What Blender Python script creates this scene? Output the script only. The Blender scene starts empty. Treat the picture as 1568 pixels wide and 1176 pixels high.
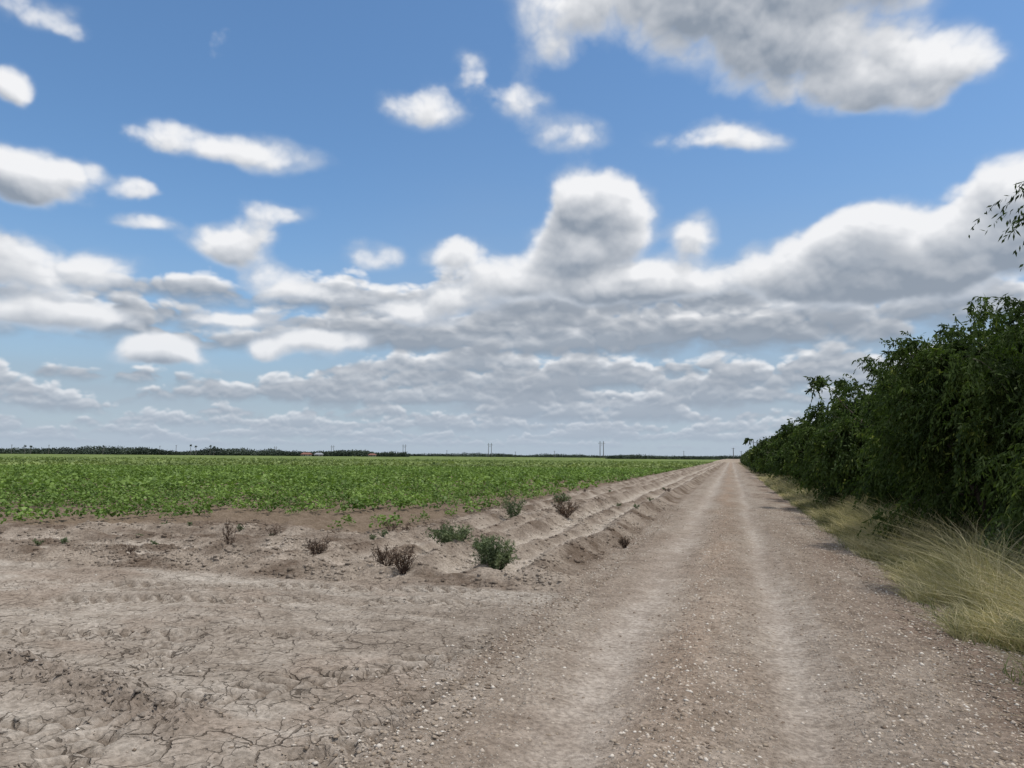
import bpy, math, numpy as np
from mathutils import Vector, Matrix, Euler
rng = np.random.default_rng(7)
scene = bpy.context.scene
scene.view_settings.view_transform = 'Standard'
scene.view_settings.look = 'None'
scene.view_settings.exposure = 0
scene.view_settings.gamma = 1

# ------------------------------------------------------------------ camera
CAM_H = 1.7
YAW = math.radians(16.5)      # camera looks 16.5 deg left of the road direction (+Y)
PITCH = math.radians(5.6)
cd = bpy.data.cameras.new("camera"); cam = bpy.data.objects.new("camera", cd)
scene.collection.objects.link(cam)
cd.lens = 26.0; cd.sensor_width = 36; cd.clip_end = 20000; cd.clip_start = 0.05
cam.matrix_world = (Matrix.Translation((0, 0, CAM_H)) @ Matrix.Rotation(YAW, 4, 'Z')
    @ Matrix.Rotation(math.radians(90) + PITCH, 4, 'X') @ Matrix.Rotation(math.radians(0.45), 4, 'Z'))
scene.camera = cam

# ------------------------------------------------------------------ sun
SUN_EL, SUN_AZ = math.radians(67), math.radians(80)
sdir = Vector((math.sin(SUN_AZ)*math.cos(SUN_EL), math.cos(SUN_AZ)*math.cos(SUN_EL), math.sin(SUN_EL)))
ld = bpy.data.lights.new("sun", 'SUN'); ld.energy = 3.0; ld.angle = math.radians(2.0); ld.color = (1.0, 0.95, 0.87)
lo = bpy.data.objects.new("sun", ld); scene.collection.objects.link(lo)
lo.rotation_euler = sdir.to_track_quat('Z', 'Y').to_euler(); lo.location = (0, 0, 50)

# ------------------------------------------------------------------ numpy noise
TAB = np.random.default_rng(3).random((512, 512))
TAB2 = np.random.default_rng(4).random((512, 512))
def vn(x, y):
    xi = np.floor(x).astype(np.int64); yi = np.floor(y).astype(np.int64)
    fx = x-xi; fy = y-yi; fx = fx*fx*(3-2*fx); fy = fy*fy*(3-2*fy)
    a = TAB[xi % 512, yi % 512]; b = TAB[(xi+1) % 512, yi % 512]; c = TAB[xi % 512, (yi+1) % 512]; d = TAB[(xi+1) % 512, (yi+1) % 512]
    return (a*(1-fx)+b*fx)*(1-fy)+(c*(1-fx)+d*fx)*fy-0.5
def fbm(x, y, o=4, r=.5):
    s = 0; a = 1.0
    for i in range(o):
        s = s+a*vn(x*2**i+i*17.3, y*2**i+i*31.7); a *= r
    return s
def rfbm(x, y, o=5, r=.5, bil=False):
    s = 0; a = 1.0; c, sn = math.cos(.65), math.sin(.65)
    for i in range(o):
        n = vn(x+i*13.7, y+i*7.9)
        s = s+a*(np.abs(n)*2 if bil else n); a *= r
        x, y = (x*c-y*sn)*2.03, (x*sn+y*c)*2.03
    return s
def worley(x, y):
    """rounded puffs: ~1 at cell points, creased between them"""
    xi = np.floor(x).astype(np.int64); yi = np.floor(y).astype(np.int64); best = np.full(x.shape, 9.0)
    for i in (-1, 0, 1):
        for j in (-1, 0, 1):
            cx = xi+i; cy = yi+j
            px = cx+TAB[cx % 512, cy % 512]; py = cy+TAB2[cx % 512, cy % 512]
            best = np.minimum(best, (px-x)**2+(py-y)**2)
    return 1-1.15*best
def puffs(x, y, o=3, r=.5):
    s = 0; a = 1.0; n = 0
    for i in range(o):
        s = s+a*worley(x*2.1**i+i*19.1, y*2.1**i+i*5.3); n += a; a *= r
    return s/n-.76
def ss(a, b, v):
    t = np.clip((v-a)/(b-a), 0, 1); return t*t*(3-2*t)
def gs(v, c, w): return np.exp(-((v-c)/w)**2)

# ------------------------------------------------------------------ sky: nishita + procedurally computed cumulus map (compass bearings)
def bearing(x, y):
    """surveyed direction of a cloud -> compass azimuth / elevation in degrees"""
    u = (x-784)/1132; v = (588-y)/1132
    yy = math.cos(PITCH)-math.sin(PITCH)*v; zz = math.sin(PITCH)+math.cos(PITCH)*v
    return math.degrees(math.atan2(u, yy)-YAW), math.degrees(math.atan2(zz, math.hypot(u, yy)))
CL = [
 (1180, 10, 190, 70, 1.05), (1250, 85, 140, 66, 1.0), (1400, 112, 110, 52, 1.0), (1130, -80, 330, 110, .9), (850, 70, 65, 42, .66),
 (900, 15, 50, 30, .5), (670, 165, 85, 32, .62), (725, 118, 26, 34, .45), (795, 160, 40, 36, .52), (865, 218, 75, 26, .54), (1080, 205, 80, 26, .58), (1150, 210, 50, 22, .6),
 (905, 308, 68, 42, 1.25), (955, 345, 50, 45, 1.0), (880, 375, 70, 40, 1.05), (1062, 365, 42, 34, .9), (975, 432, 150, 34, 1.0), (790, 418, 75, 32, .95),
 (1440, 385, 165, 75, 1.25), (1545, 312, 90, 70, 1.2), (1345, 352, 62, 42, .95), (1255, 418, 100, 50, 1.0), (1185, 400, 40, 30, .7),
 (690, 388, 58, 26, .80), (700, 455, 70, 24, .85), (620, 485, 70, 22, .8),
 (410, 238, 80, 24, .64), (290, 218, 75, 26, .6), (210, 295, 50, 18, .58), (215, 345, 45, 14, .48),
 (30, 275, 90, 42, 1.05), (130, 262, 30, 22, .52), (0, 130, 38, 26, .75), (40, 12, 70, 28, .58), (110, 55, 30, 12, .42),
 (345, 378, 70, 28, .82), (390, 350, 40, 22, .58), (430, 430, 50, 28, .75), (490, 455, 65, 20, .6), (430, 320, 55, 18, .50), (560, 385, 40, 24, .58), (60, 415, 110, 42, .78),
 (355, 495, 75, 18, .80), (60, 490, 110, 24, .76), (245, 548, 60, 20, .95),
 (490, 532, 60, 18, .88), (415, 540, 30, 14, .75),
]
HAZE = np.array([.43, .505, .605])
def shift(A, du, dv):
    B = np.roll(A, (-dv, -du), (0, 1))
    if dv > 0: B[-dv:] = A[-1:]
    return B
def cloud_map(az0, az1, el0, el1, ppd):
    w = int((az1-az0)*ppd); h = int((el1-el0)*ppd)
    AZf, ELf = np.meshgrid(az0+(np.arange(w)+.5)/ppd, el0+(np.arange(h)+.5)/ppd)
    C = np.zeros((h, w, 3)); A = np.zeros((h, w))
    def over(a, lum_c, sl=slice(None)):
        C[sl] = C[sl]*(1-a[..., None])+lum_c*a[..., None]; A[sl] = A[sl]*(1-a)+a
    def colr(lum):
        t = np.clip((lum-.25)/.65, 0, 1)[..., None]
        return np.array([.26, .305, .37])*(1-t)+np.array([.93, .93, .94])*t
    AZ, EL = AZf, ELf
    hs = 9.5+3.5*ss(-36, -18, AZ)
    a = .95*np.exp(-(np.maximum(EL, 0)/hs)**1.9)
    n = rfbm(AZ/14, EL/2.2, 4)
    over(np.clip(a*(1+.25*n), 0, .96), HAZE*(1-.16*ss(0, 6, EL)[..., None])*np.ones((h, w, 1)))
    bands = [(.9, .5, .9), (1.5, .7, .92), (2.2, .9, .94), (3.1, 1.15, .96), (4.2, 1.4, .98), (5.4, 1.7, 1.0), (6.8, 2.0, 1.0), (8.3, 2.3, .96), (9.9, 2.5, .88), (11.6, 2.6, .66)]
    for i, (base, hh, cov) in enumerate(bands):
        r0 = max(0, int((base-1.5*hh-el0)*ppd)); r1 = min(h, int((base+4.5*hh-el0)*ppd)); sl = slice(r0, r1)
        AZ, EL = AZf[sl], ELf[sl]
        right = ss(-37, -25, AZ)
        low = max(.0, min(1., (i-2)/5))
        cv = cov*(1.0-low*.75*(1-right))
        az = AZ+i*37.1
        wz = rfbm(AZ/(hh*1.6)+9+i, EL/(hh*1.0)+4, 4)
        top = hh*(2.1*rfbm(az/(hh*4.6), EL*0+i*3.3, 3, .5)+cv*1.30-.32)
        q = puffs(az/(hh*1.3)+.45*wz, (EL-base)/(hh*.66)+i*5.1+.45*wz, 3, .42)+.22*rfbm(az/(hh*.6), EL/(hh*.4), 4, .5)
        bs = base+.35*hh*rfbm(az/(hh*4), EL*0+i*9.7, 3)
        Fv = (top+hh*1.15*q-(EL-bs))/hh
        bot = ss(-.6*hh, .12*hh, EL-bs+.6*hh*q)
        a = ss(0, .36, Fv)*bot
        t = np.clip((EL-bs)/np.maximum(top+.2*hh, .35*hh), 0, 1)
        T = np.clip(Fv, 0, 1)*bot
        up = shift(T, int(.08*hh*ppd), max(1, int(.22*hh*ppd)))
        lum = .29+.20*t+.48*np.exp(-3.0*up)*ss(.15, .6, t)+.40*(T-up)
        c = colr(lum); hz = .78*np.exp(-base/3.8)
        over(np.clip(a*(.95-.25*np.exp(-base/2)), 0, 1), c*(1-hz)+HAZE*1.04*hz, sl)
    AZ, EL = AZf, ELf
    wa = rfbm(AZ/6+3, EL/5+8, 5); wb = rfbm(AZ/6+31, EL/5+18, 5)
    a_ = AZ+1.7*wa; e_ = EL+1.1*wb
    acc = np.zeros((h, w))
    for (x, y, rx, ry, st) in CL:
        a0, e0 = bearing(x, y); th = math.radians(a0)+YAW
        ra = math.degrees(rx/1132)*math.cos(th)**1.1*1.25; re = math.degrees(ry/1132)*max(.8, math.cos(th))*1.3
        dv = (e_-e0)/re; dv = np.where(dv < 0, dv*1.2, dv)
        d = np.sqrt(((a_-a0)/ra)**2+dv**2)
        m = st*(1-ss(.2, 1.3, d))
        acc = acc+m*(1-.75*np.clip(acc, 0, 1))
    out = ss(-72, -85, AZ)+ss(40, 52, AZ)+ss(44, 55, EL)
    acc = np.maximum(acc, .5*np.clip(out, 0, 1))
    b1 = puffs(AZ/3.4+.5*wa, EL/2.5+.5*wb, 4, .42)
    f1 = rfbm(AZ/8+2, EL/6+5, 7, .52)
    F = acc*1.25+.58*f1+.72*b1-.41
    T = np.clip(F, 0, 1.3)
    veil = ss(-.46, .32, F+.45*rfbm(AZ/5+70, EL/3+20, 7, .58))*ss(.04, .40, acc)
    over(.50*veil*ss(2, 9, EL), np.array([.58, .64, .73])*np.ones((h, w, 1)))
    alpha = ss(-.09, .46, F+.10*rfbm(AZ/1.1, EL/.9, 4, .6))
    tau = np.zeros((h, w)); st = .42
    for k in range(1, 11):
        tau += shift(T, int(.35*k*st*ppd), int(k*st*ppd))*st*(1-.06*k)
    s1 = shift(T, max(1, int(.14*ppd)), max(1, int(.40*ppd))); s2 = shift(T, max(1, int(.3*ppd)), max(1, int(1.0*ppd)))
    lum = .33+.60*np.exp(-.88*tau)
    lum = lum+.34*(T-s1)*np.exp(-.15*tau)+.34*(T-s2)
    thin = np.exp(-3.2*T)
    lum = lum*(1-.5*thin)+.72*.5*thin
    lum = lum+.03*rfbm(AZ/2.2, EL/1.4, 4, .5)
    hz = (.5*np.exp(-np.maximum(EL, 0)/7.0))[..., None]
    over(alpha*.96, colr(lum)*(1-hz)+HAZE*1.1*hz)
    a = .55*np.exp(-np.maximum(EL, 0)/2.2)
    over(a, HAZE*np.ones((h, w, 1)))
    return C, A
def make_img(name, C, A):
    h, w = A.shape
    im = bpy.data.images.new(name, w, h, alpha=True, float_buffer=True)
    im.colorspace_settings.name = 'Non-Color'; im.alpha_mode = 'CHANNEL_PACKED'
    px = np.concatenate([C, A[..., None]], -1).astype(np.float32)
    im.pixels.foreach_set(px.ravel()); im.update(); im.pack()
    return im
RA = (-60., 27., -1., 39.)
imA = make_img("cumulus_map", *cloud_map(*RA, 16))
imB = make_img("cumulus_map_all_round", *cloud_map(-180., 180., -1., 89., 2.5))

# ------------------------------------------------------------------ node helpers
class NT:
    def __init__(s, tree): s.t = tree; s.n = tree.nodes; s.l = tree.links
    def new(s, typ, **kw):
        nd = s.n.new(typ)
        for k, v in kw.items(): setattr(nd, k, v)
        return nd
    def set(s, sock, v):
        if isinstance(v, bpy.types.NodeSocket): s.l.new(v, sock)
        else: sock.default_value = v
    def math(s, op, a, b=0.0, c=None, clamp=False):
        nd = s.new('ShaderNodeMath', operation=op); nd.use_clamp = clamp
        s.set(nd.inputs[0], a); s.set(nd.inputs[1], b)
        if c is not None: s.set(nd.inputs[2], c)
        return nd.outputs[0]
    def vmath(s, op, a, b=None, c=None, out=0):
        nd = s.new('ShaderNodeVectorMath', operation=op)
        s.set(nd.inputs[0], a)
        if b is not None: s.set(nd.inputs[1], b)
        if c is not None: s.set(nd.inputs[2], c)
        return nd.outputs[out]
    def mr(s, v, a, b, c=0.0, d=1.0, smooth=True):
        nd = s.new('ShaderNodeMapRange', interpolation_type='SMOOTHSTEP' if smooth else 'LINEAR')
        for i, q in enumerate((v, a, b, c, d)): s.set(nd.inputs[i], q)
        return nd.outputs[0]
    def mix(s, f, a, b, blend='MIX'):
        nd = s.new('ShaderNodeMix', data_type='RGBA', blend_type=blend)
        s.set(nd.inputs[0], f); s.set(nd.inputs[6], a); s.set(nd.inputs[7], b)
        return nd.outputs[2]
    def noise(s, vec, scale, detail=4, rough=0.5, dist=0.0, lac=2.0):
        nd = s.new('ShaderNodeTexNoise', noise_dimensions='3D')
        s.l.new(vec, nd.inputs['Vector'])
        nd.inputs['Scale'].default_value = scale; nd.inputs['Detail'].default_value = detail
        nd.inputs['Roughness'].default_value = rough; nd.inputs['Distortion'].default_value = dist
        nd.inputs['Lacunarity'].default_value = lac
        return nd.outputs['Fac']
def rgb(r, g, b): return (r, g, b, 1.0)

world = bpy.data.worlds.new("World"); scene.world = world; world.use_nodes = True
W = NT(world.node_tree); W.n.clear()
tc = W.new('ShaderNodeTexCoord')
sp = W.new('ShaderNodeSeparateXYZ'); W.l.new(tc.outputs['Generated'], sp.inputs[0])
dx, dy, dz = sp.outputs
azd = W.math('MULTIPLY', W.math('ARCTAN2', dx, dy), 180/math.pi)
hyp = W.math('SQRT', W.math('ADD', W.math('MULTIPLY', dx, dx), W.math('MULTIPLY', dy, dy)))
eld = W.math('MULTIPLY', W.math('ARCTAN2', dz, hyp), 180/math.pi)
def samp(im, a0, a1, e0, e1):
    u = W.mr(azd, a0, a1, 0, 1, False); v = W.mr(eld, e0, e1, 0, 1, False)
    cb = W.new('ShaderNodeCombineXYZ'); W.l.new(u, cb.inputs[0]); W.l.new(v, cb.inputs[1])
    t = W.new('ShaderNodeTexImage'); t.image = im; t.interpolation = 'Cubic'; t.extension = 'EXTEND'
    W.l.new(cb.outputs[0], t.inputs[0]); return t
tA = samp(imA, *RA); tB = samp(imB, -180, 180, -1, 89)
ins = W.math('MULTIPLY', W.math('MULTIPLY', W.mr(azd, RA[0], RA[0]+3), W.mr(azd, RA[1], RA[1]-3)), W.mr(eld, RA[3], RA[3]-2))
cc = W.mix(ins, tB.outputs[0], tA.outputs[0])
amix = W.new('ShaderNodeMix', data_type='FLOAT'); W.l.new(ins, amix.inputs[0]); W.l.new(tB.outputs[1], amix.inputs[2]); W.l.new(tA.outputs[1], amix.inputs[3])
sky = W.new('ShaderNodeTexSky', sky_type='NISHITA'); sky.sun_disc = False
sky.sun_elevation = SUN_EL; sky.sun_rotation = SUN_AZ; sky.air_density = 1.0; sky.dust_density = 0.6; sky.ozone_density = 1.5
scol = W.mix(1.0, sky.outputs[0], rgb(.76, .99, 1.13), 'MULTIPLY')
bg_s = W.new('ShaderNodeBackground'); W.l.new(scol, bg_s.inputs[0])
W.l.new(W.math('MULTIPLY', W.math('SUBTRACT', 1.0, amix.outputs[0]), 0.13), bg_s.inputs[1])
bg_c = W.new('ShaderNodeBackground'); W.l.new(cc, bg_c.inputs[0]); bg_c.inputs[1].default_value = 1.0
ad = W.new('ShaderNodeAddShader'); W.l.new(bg_s.outputs[0], ad.inputs[0]); W.l.new(bg_c.outputs[0], ad.inputs[1])
wo = W.new('ShaderNodeOutputWorld'); W.l.new(ad.outputs[0], wo.inputs[0])

# ------------------------------------------------------------------ terrain functions
FIELD_X = -6.9
def field_start(x):
    return 14.6+1.6*vn(x*.45, x*0+3.3)*2-2.2*ss(-12.5, -14.5, x)
def zones(x, y):
    xe = x+.22*fbm(y*.25, y*0+5, 3)+.10*fbm(x*2+9, y*1.3, 3)
    ye = y+.25*fbm(x*.5, x*0+8, 3)+.12*fbm(x*1.7, y*1.7, 2)
    road = ss(-2.15, -1.85, xe)*(1-ss(2.0, 2.5, xe))
    left = 1-ss(-2.15, -1.95, xe)
    clr = left*(1-ss(8.9, 9.35, ye))
    fld = ss(0, .8, FIELD_X-xe)*ss(0, .8, ye-field_start(x))
    berm = left*ss(8.9, 9.35, ye)*(1-fld)
    right = ss(2.0, 2.5, xe)
    return xe, ye, road, clr, berm, fld, right
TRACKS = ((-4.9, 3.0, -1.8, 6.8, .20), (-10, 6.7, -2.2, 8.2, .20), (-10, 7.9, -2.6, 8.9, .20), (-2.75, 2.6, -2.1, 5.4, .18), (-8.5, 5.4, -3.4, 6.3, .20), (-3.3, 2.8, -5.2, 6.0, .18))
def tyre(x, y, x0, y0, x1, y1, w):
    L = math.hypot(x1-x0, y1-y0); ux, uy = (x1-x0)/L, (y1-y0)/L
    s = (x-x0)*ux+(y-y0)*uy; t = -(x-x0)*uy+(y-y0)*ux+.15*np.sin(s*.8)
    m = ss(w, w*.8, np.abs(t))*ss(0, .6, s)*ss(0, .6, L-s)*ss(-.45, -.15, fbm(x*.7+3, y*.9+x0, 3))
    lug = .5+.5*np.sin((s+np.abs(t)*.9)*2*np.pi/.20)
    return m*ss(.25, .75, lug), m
def arcmask(x, y):
    t = np.clip((x+5.9)/2.6, 0, 1); yy = 4.85-.8*t
    return np.exp(-((y-yy)/.25)**2)*ss(-7.5, -6.2, x)*(1-ss(-3.4, -3.0, x))
def height(x, y):
    xe, ye, road, clr, berm, fld, right = zones(x, y)
    dist = np.hypot(x, y)
    near = 1/(1+(dist/60)**2)
    h = .05*fbm(x*.25, y*.25, 3)*near
    tw = gs(xe, -1.0, .30)+gs(xe, .42, .22)
    h = h+road*(-.045*tw+.025*gs(xe, -.3, .3)+.022*gs(xe, 1.3, .5))
    h = h+road*(.03+(.026-.016*np.clip(tw, 0, 1))*fbm(x*5, y*4, 4, .6))
    h = h+clr*(.055*fbm(x*.9, y*2.0, 5, .58)+.014*fbm(x*9, y*9, 3))
    for tp in TRACKS:
        d, m = tyre(x, y, *tp); h = h-clr*(.045*d+.008*m)
    h = h+clr*arcmask(x, y)*(.12*np.abs(fbm(x*6, y*6, 5, .65))+.005)
    lump = fbm(x*2.2, y*2.2, 6, .66)
    rid = .24*gs(xe, -2.6, .26)+.14*gs(xe, -3.45, .20)+.24*gs(xe, -4.35, .24)+.16*gs(xe, -5.2, .22)+.18*gs(xe, -6.05, .22)+.12*gs(xe, -6.8, .2)
    a = ss(9.5, 10.3, ye)*ss(-7.4, -6.7, xe)
    hr = .13*gs(ye, 9.75, .30)+.10*gs(ye, 10.7, .24)+.17*gs(ye, 11.7, .28)+.10*gs(ye, 12.6, .24)+.14*gs(ye, 13.5, .26)
    h = h+berm*((rid*a+hr*(1-a*.85))*(1+.40*fbm(x*.8, y*.5, 2))+(.09-.045*a)*lump*np.clip(near*2, 0, 1)+.02)
    h = h+fld*(.05+.07*np.cos((x-FIELD_X+.5)*2*np.pi)*np.clip(1.6-dist/60, 0, 1)+.03*lump*near)
    h = h+right*(.07*fbm(x*1.5, y*1.5, 4)*near-.02)
    return h
def lerp(a, b, t): return a+(b-a)*t[..., None]
def B3(c, like): return np.broadcast_to(np.array(c, float), like.shape)
def soil(x, y):
    xe, ye, road, clr, berm, fld, right = zones(x, y)
    dist = np.hypot(x, y)
    c = np.ones(x.shape+(3,))*np.array([.24, .19, .15])
    n = np.clip(.5+1.5*fbm(x*.45, y*1.6, 6, .62), 0, 1)
    cc = lerp(B3([.295, .25, .207], c), B3([.41, .362, .31], c), n)
    st = np.clip(1.6*fbm(x*.25+5, y*3.5+.5*x, 4, .5), 0, 1)
    cc = lerp(cc, B3([.465, .42, .365], c), st*.5)
    pk = ss(.05, .4, fbm(x*.7+60, y*.9, 4, .6)); cc = lerp(cc, B3([.315, .25, .20], c), pk*.5)
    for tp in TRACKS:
        d, m = tyre(x, y, *tp); cc = lerp(lerp(cc, B3([.45, .40, .345], c), .4*m), B3([.22, .18, .145], c), np.clip(.85*d, 0, 1))  # tread relief painted in: lug recesses darkened as shade, print lightened
    cc = lerp(cc, B3([.23, .185, .15], c), arcmask(x, y)*.6)
    c = lerp(c, cc, clr)
    m = np.clip(.5+1.3*fbm(x*1.8+40, y*.5, 6, .6), 0, 1)
    rc = lerp(B3([.30, .243, .195], c), B3([.385, .328, .272], c), m)
    red = gs(xe, -.28, .33)*np.clip(.65+1.2*fbm(x*1.5, y*.35+3, 3), 0, 1)
    rc = lerp(rc, B3([.39, .285, .21], c), red*.6)
    tr = np.clip(gs(xe, -1.0, .29)+gs(xe, .42, .18)*.9+.4*gs(xe, .75, .09), 0, 1)*(.8+.8*fbm(x*2, y*.4, 4))
    rc = lerp(rc, B3([.45, .397, .345], c), np.clip(tr, 0, 1)*.8)
    rd = gs(xe, 1.75, .4)*np.clip(.5+1.6*fbm(x*2, y*.7+9, 3), 0, 1)
    rc = lerp(rc, B3([.245, .18, .14], c), rd*.8)
    c = lerp(c, rc, road)
    b = np.clip(.5+1.5*fbm(x*1.3, y*1.3+20, 6, .62), 0, 1)
    a = ss(9.5, 10.3, ye)*ss(-7.4, -6.7, xe)
    bc = lerp(B3([.17, .13, .10], c), B3([.35, .295, .242], c), b)
    fur = gs(xe, -3.03, .22)*a+gs(xe, -3.9, .22)*a+gs(xe, -4.78, .2)*a*.9+gs(xe, -5.62, .2)*a*.8+gs(xe, -6.45, .18)*a*.6
    fur = fur+(gs(ye, 10.22, .22)*.8+gs(ye, 11.2, .24)*.9+gs(ye, 12.15, .2)*.7+gs(ye, 13.05, .2)*.6)*(1-a)
    bc = lerp(bc, B3([.48, .42, .355], c), np.clip(fur*(.95+fbm(x*2, y*2, 3)), 0, 1))
    c = lerp(c, bc, berm)
    c = lerp(c, B3([.20, .155, .115], c), fld)
    g = ss(110, 240, dist)*fld
    c = lerp(c, B3([.17, .205, .08], c), g)
    c = lerp(c, lerp(B3([.24, .20, .13], c), B3([.13, .125, .065], c), np.clip(.5+fbm(x, y, 3), 0, 1)), right)
    return c, road, clr, berm, fld

def mesh_obj(name, verts, faces, mats=(), parent=None, smooth=False, attrs=None):
    me = bpy.data.meshes.new(name)
    verts = np.asarray(verts, dtype=np.float32); faces = np.asarray(faces, dtype=np.int32)
    me.vertices.add(len(verts)); me.vertices.foreach_set('co', verts.ravel())
    k = faces.shape[1]
    me.loops.add(faces.size); me.loops.foreach_set('vertex_index', faces.ravel())
    me.polygons.add(len(faces)); me.polygons.foreach_set('loop_start', np.arange(len(faces), dtype=np.int32)*k)
    me.polygons.foreach_set('loop_total', np.full(len(faces), k, dtype=np.int32))
    if smooth: me.polygons.foreach_set('use_smooth', np.ones(len(faces), dtype=bool))
    me.update(calc_edges=True)
    for m in mats: me.materials.append(m)
    for (an, typ, dom, data) in (attrs or []):
        at = me.attributes.new(an, typ, dom)
        at.data.foreach_set('color' if typ == 'FLOAT_COLOR' else 'value', np.asarray(data, dtype=np.float32).ravel())
    ob = bpy.data.objects.new(name, me); scene.collection.objects.link(ob)
    if parent: ob.parent = parent
    return ob
def empty(name, loc=(0, 0, 0)):
    e = bpy.data.objects.new(name, None); e.empty_display_size = .2; e.location = loc
    scene.collection.objects.link(e); return e

# ------------------------------------------------------------------ materials
def new_mat(name):
    m = bpy.data.materials.new(name); m.use_nodes = True
    t = NT(m.node_tree); t.n.clear()
    out = t.new('ShaderNodeOutputMaterial'); return m, t, out
def soil_mat():
    m, t, out = new_mat("dry_soil")
    tc = t.new('ShaderNodeTexCoord'); co = tc.outputs['Object']
    col = t.new('ShaderNodeAttribute', attribute_name='soil').outputs['Color']
    gr = t.new('ShaderNodeAttribute', attribute_name='gravel').outputs['Fac']
    ck = t.new('ShaderNodeAttribute', attribute_name='crack').outputs['Fac']
    n1 = t.noise(co, 24, 6, .68); n2 = t.noise(co, 3.5, 4, .6)
    col = t.mix(1.0, col, t.mix(t.mr(n1, .3, .7), rgb(.66, .65, .64), rgb(1.25, 1.25, 1.25)), 'MULTIPLY')
    col = t.mix(1.0, col, t.mix(t.mr(n2, .3, .7), rgb(.85, .83, .81), rgb(1.12, 1.12, 1.12)), 'MULTIPLY')
    v = t.new('ShaderNodeTexVoronoi'); t.l.new(co, v.inputs['Vector']); v.inputs['Scale'].default_value = 48
    vs = t.new('ShaderNodeSeparateColor'); t.l.new(v.outputs['Color'], vs.inputs[0])
    chip = t.math('MULTIPLY', t.mr(vs.outputs[0], .5, .85), t.math('MULTIPLY', gr, t.mr(v.outputs['Distance'], .5, .25)))
    chipc = t.mix(vs.outputs[1], rgb(.20, .155, .12), rgb(.62, .57, .50))
    col = t.mix(t.math('MULTIPLY', chip, .85), col, chipc)
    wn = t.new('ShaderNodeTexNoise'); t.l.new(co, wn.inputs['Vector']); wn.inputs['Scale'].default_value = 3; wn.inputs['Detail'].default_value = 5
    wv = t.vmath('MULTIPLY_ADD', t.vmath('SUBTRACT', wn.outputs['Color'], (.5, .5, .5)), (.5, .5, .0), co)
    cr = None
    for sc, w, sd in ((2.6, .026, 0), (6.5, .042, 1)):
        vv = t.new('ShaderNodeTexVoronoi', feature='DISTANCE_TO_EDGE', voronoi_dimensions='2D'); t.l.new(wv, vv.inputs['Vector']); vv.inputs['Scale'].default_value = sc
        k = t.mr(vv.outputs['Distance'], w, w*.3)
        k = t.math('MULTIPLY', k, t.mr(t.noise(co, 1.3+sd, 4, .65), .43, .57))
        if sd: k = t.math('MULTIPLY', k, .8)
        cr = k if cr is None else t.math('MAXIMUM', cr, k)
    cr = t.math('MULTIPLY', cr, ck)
    col = t.mix(t.math('MULTIPLY', cr, .82), col, rgb(.075, .057, .044))  # shade inside the cracks painted into the colour, besides the bump
    hgt = t.math('MULTIPLY', n1, t.math('ADD', .5, t.math('MULTIPLY', gr, .45)))
    hgt = t.math('ADD', hgt, t.math('MULTIPLY', chip, .35))
    hgt = t.math('SUBTRACT', hgt, t.math('MULTIPLY', cr, .9))
    b = t.new('ShaderNodeBump'); t.l.new(hgt, b.inputs['Height']); b.inputs['Distance'].default_value = .035; b.inputs['Strength'].default_value = 1.0
    p = t.new('ShaderNodeBsdfDiffuse'); t.l.new(col, p.inputs['Color']); p.inputs['Roughness'].default_value = .6
    t.l.new(b.outputs[0], p.inputs['Normal']); t.l.new(p.outputs[0], out.inputs[0])
    return m
def leaf_mat(name, dark, light, tip=None, transl=.25, rough=.6, clump=0.6):
    m, t, out = new_mat(name)
    v = t.new('ShaderNodeAttribute', attribute_name='var').outputs['Fac']
    tc = t.new('ShaderNodeTexCoord')
    n = t.noise(tc.outputs['Object'], clump, 1, .5)
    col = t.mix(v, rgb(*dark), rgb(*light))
    if tip:
        col = t.mix(t.mr(v, .76, .95), col, rgb(*tip))
    col = t.mix(1.0, col, t.mix(t.mr(n, .35, .65), rgb(.7, .72, .7), rgb(1.25, 1.2, 1.15)), 'MULTIPLY')
    p = t.new('ShaderNodeBsdfDiffuse'); t.l.new(col, p.inputs['Color'])
    gl = t.new('ShaderNodeBsdfGlossy'); gl.inputs['Roughness'].default_value = rough; gl.inputs[0].default_value = rgb(.6, .6, .6)
    m0 = t.new('ShaderNodeMixShader'); m0.inputs[0].default_value = .03; t.l.new(p.outputs[0], m0.inputs[1]); t.l.new(gl.outputs[0], m0.inputs[2])
    tr = t.new('ShaderNodeBsdfTranslucent'); t.l.new(t.mix(1.0, col, rgb(1.2, 1.35, .7), 'MULTIPLY'), tr.inputs[0])
    ms = t.new('ShaderNodeMixShader'); ms.inputs[0].default_value = transl
    t.l.new(m0.outputs[0], ms.inputs[1]); t.l.new(tr.outputs[0], ms.inputs[2]); t.l.new(ms.outputs[0], out.inputs[0])
    return m
def plain_mat(name, c1, c2, scale=8, rough=.9, bump=.3, stretch=(1, 1, 1)):
    m, t, out = new_mat(name)
    tc = t.new('ShaderNodeTexCoord')
    mp = t.vmath('MULTIPLY', tc.outputs['Object'], stretch)
    n = t.noise(mp, scale, 5, .6)
    col = t.mix(t.mr(n, .3, .7), rgb(*c1), rgb(*c2))
    p = t.new('ShaderNodeBsdfPrincipled'); t.l.new(col, p.inputs['Base Color']); p.inputs['Roughness'].default_value = rough
    p.inputs['Specular IOR Level'].default_value = .2
    b = t.new('ShaderNodeBump'); t.l.new(n, b.inputs['Height']); b.inputs['Strength'].default_value = bump; b.inputs['Distance'].default_value = .02
    t.l.new(b.outputs[0], p.inputs['Normal']); t.l.new(p.outputs[0], out.inputs[0])
    return m
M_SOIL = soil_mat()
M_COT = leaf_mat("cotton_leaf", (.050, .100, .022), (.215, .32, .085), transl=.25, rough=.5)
M_COTFAR = leaf_mat("cotton_leaf_far", (.13, .18, .06), (.235, .30, .11), transl=.2, clump=.05)
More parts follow.
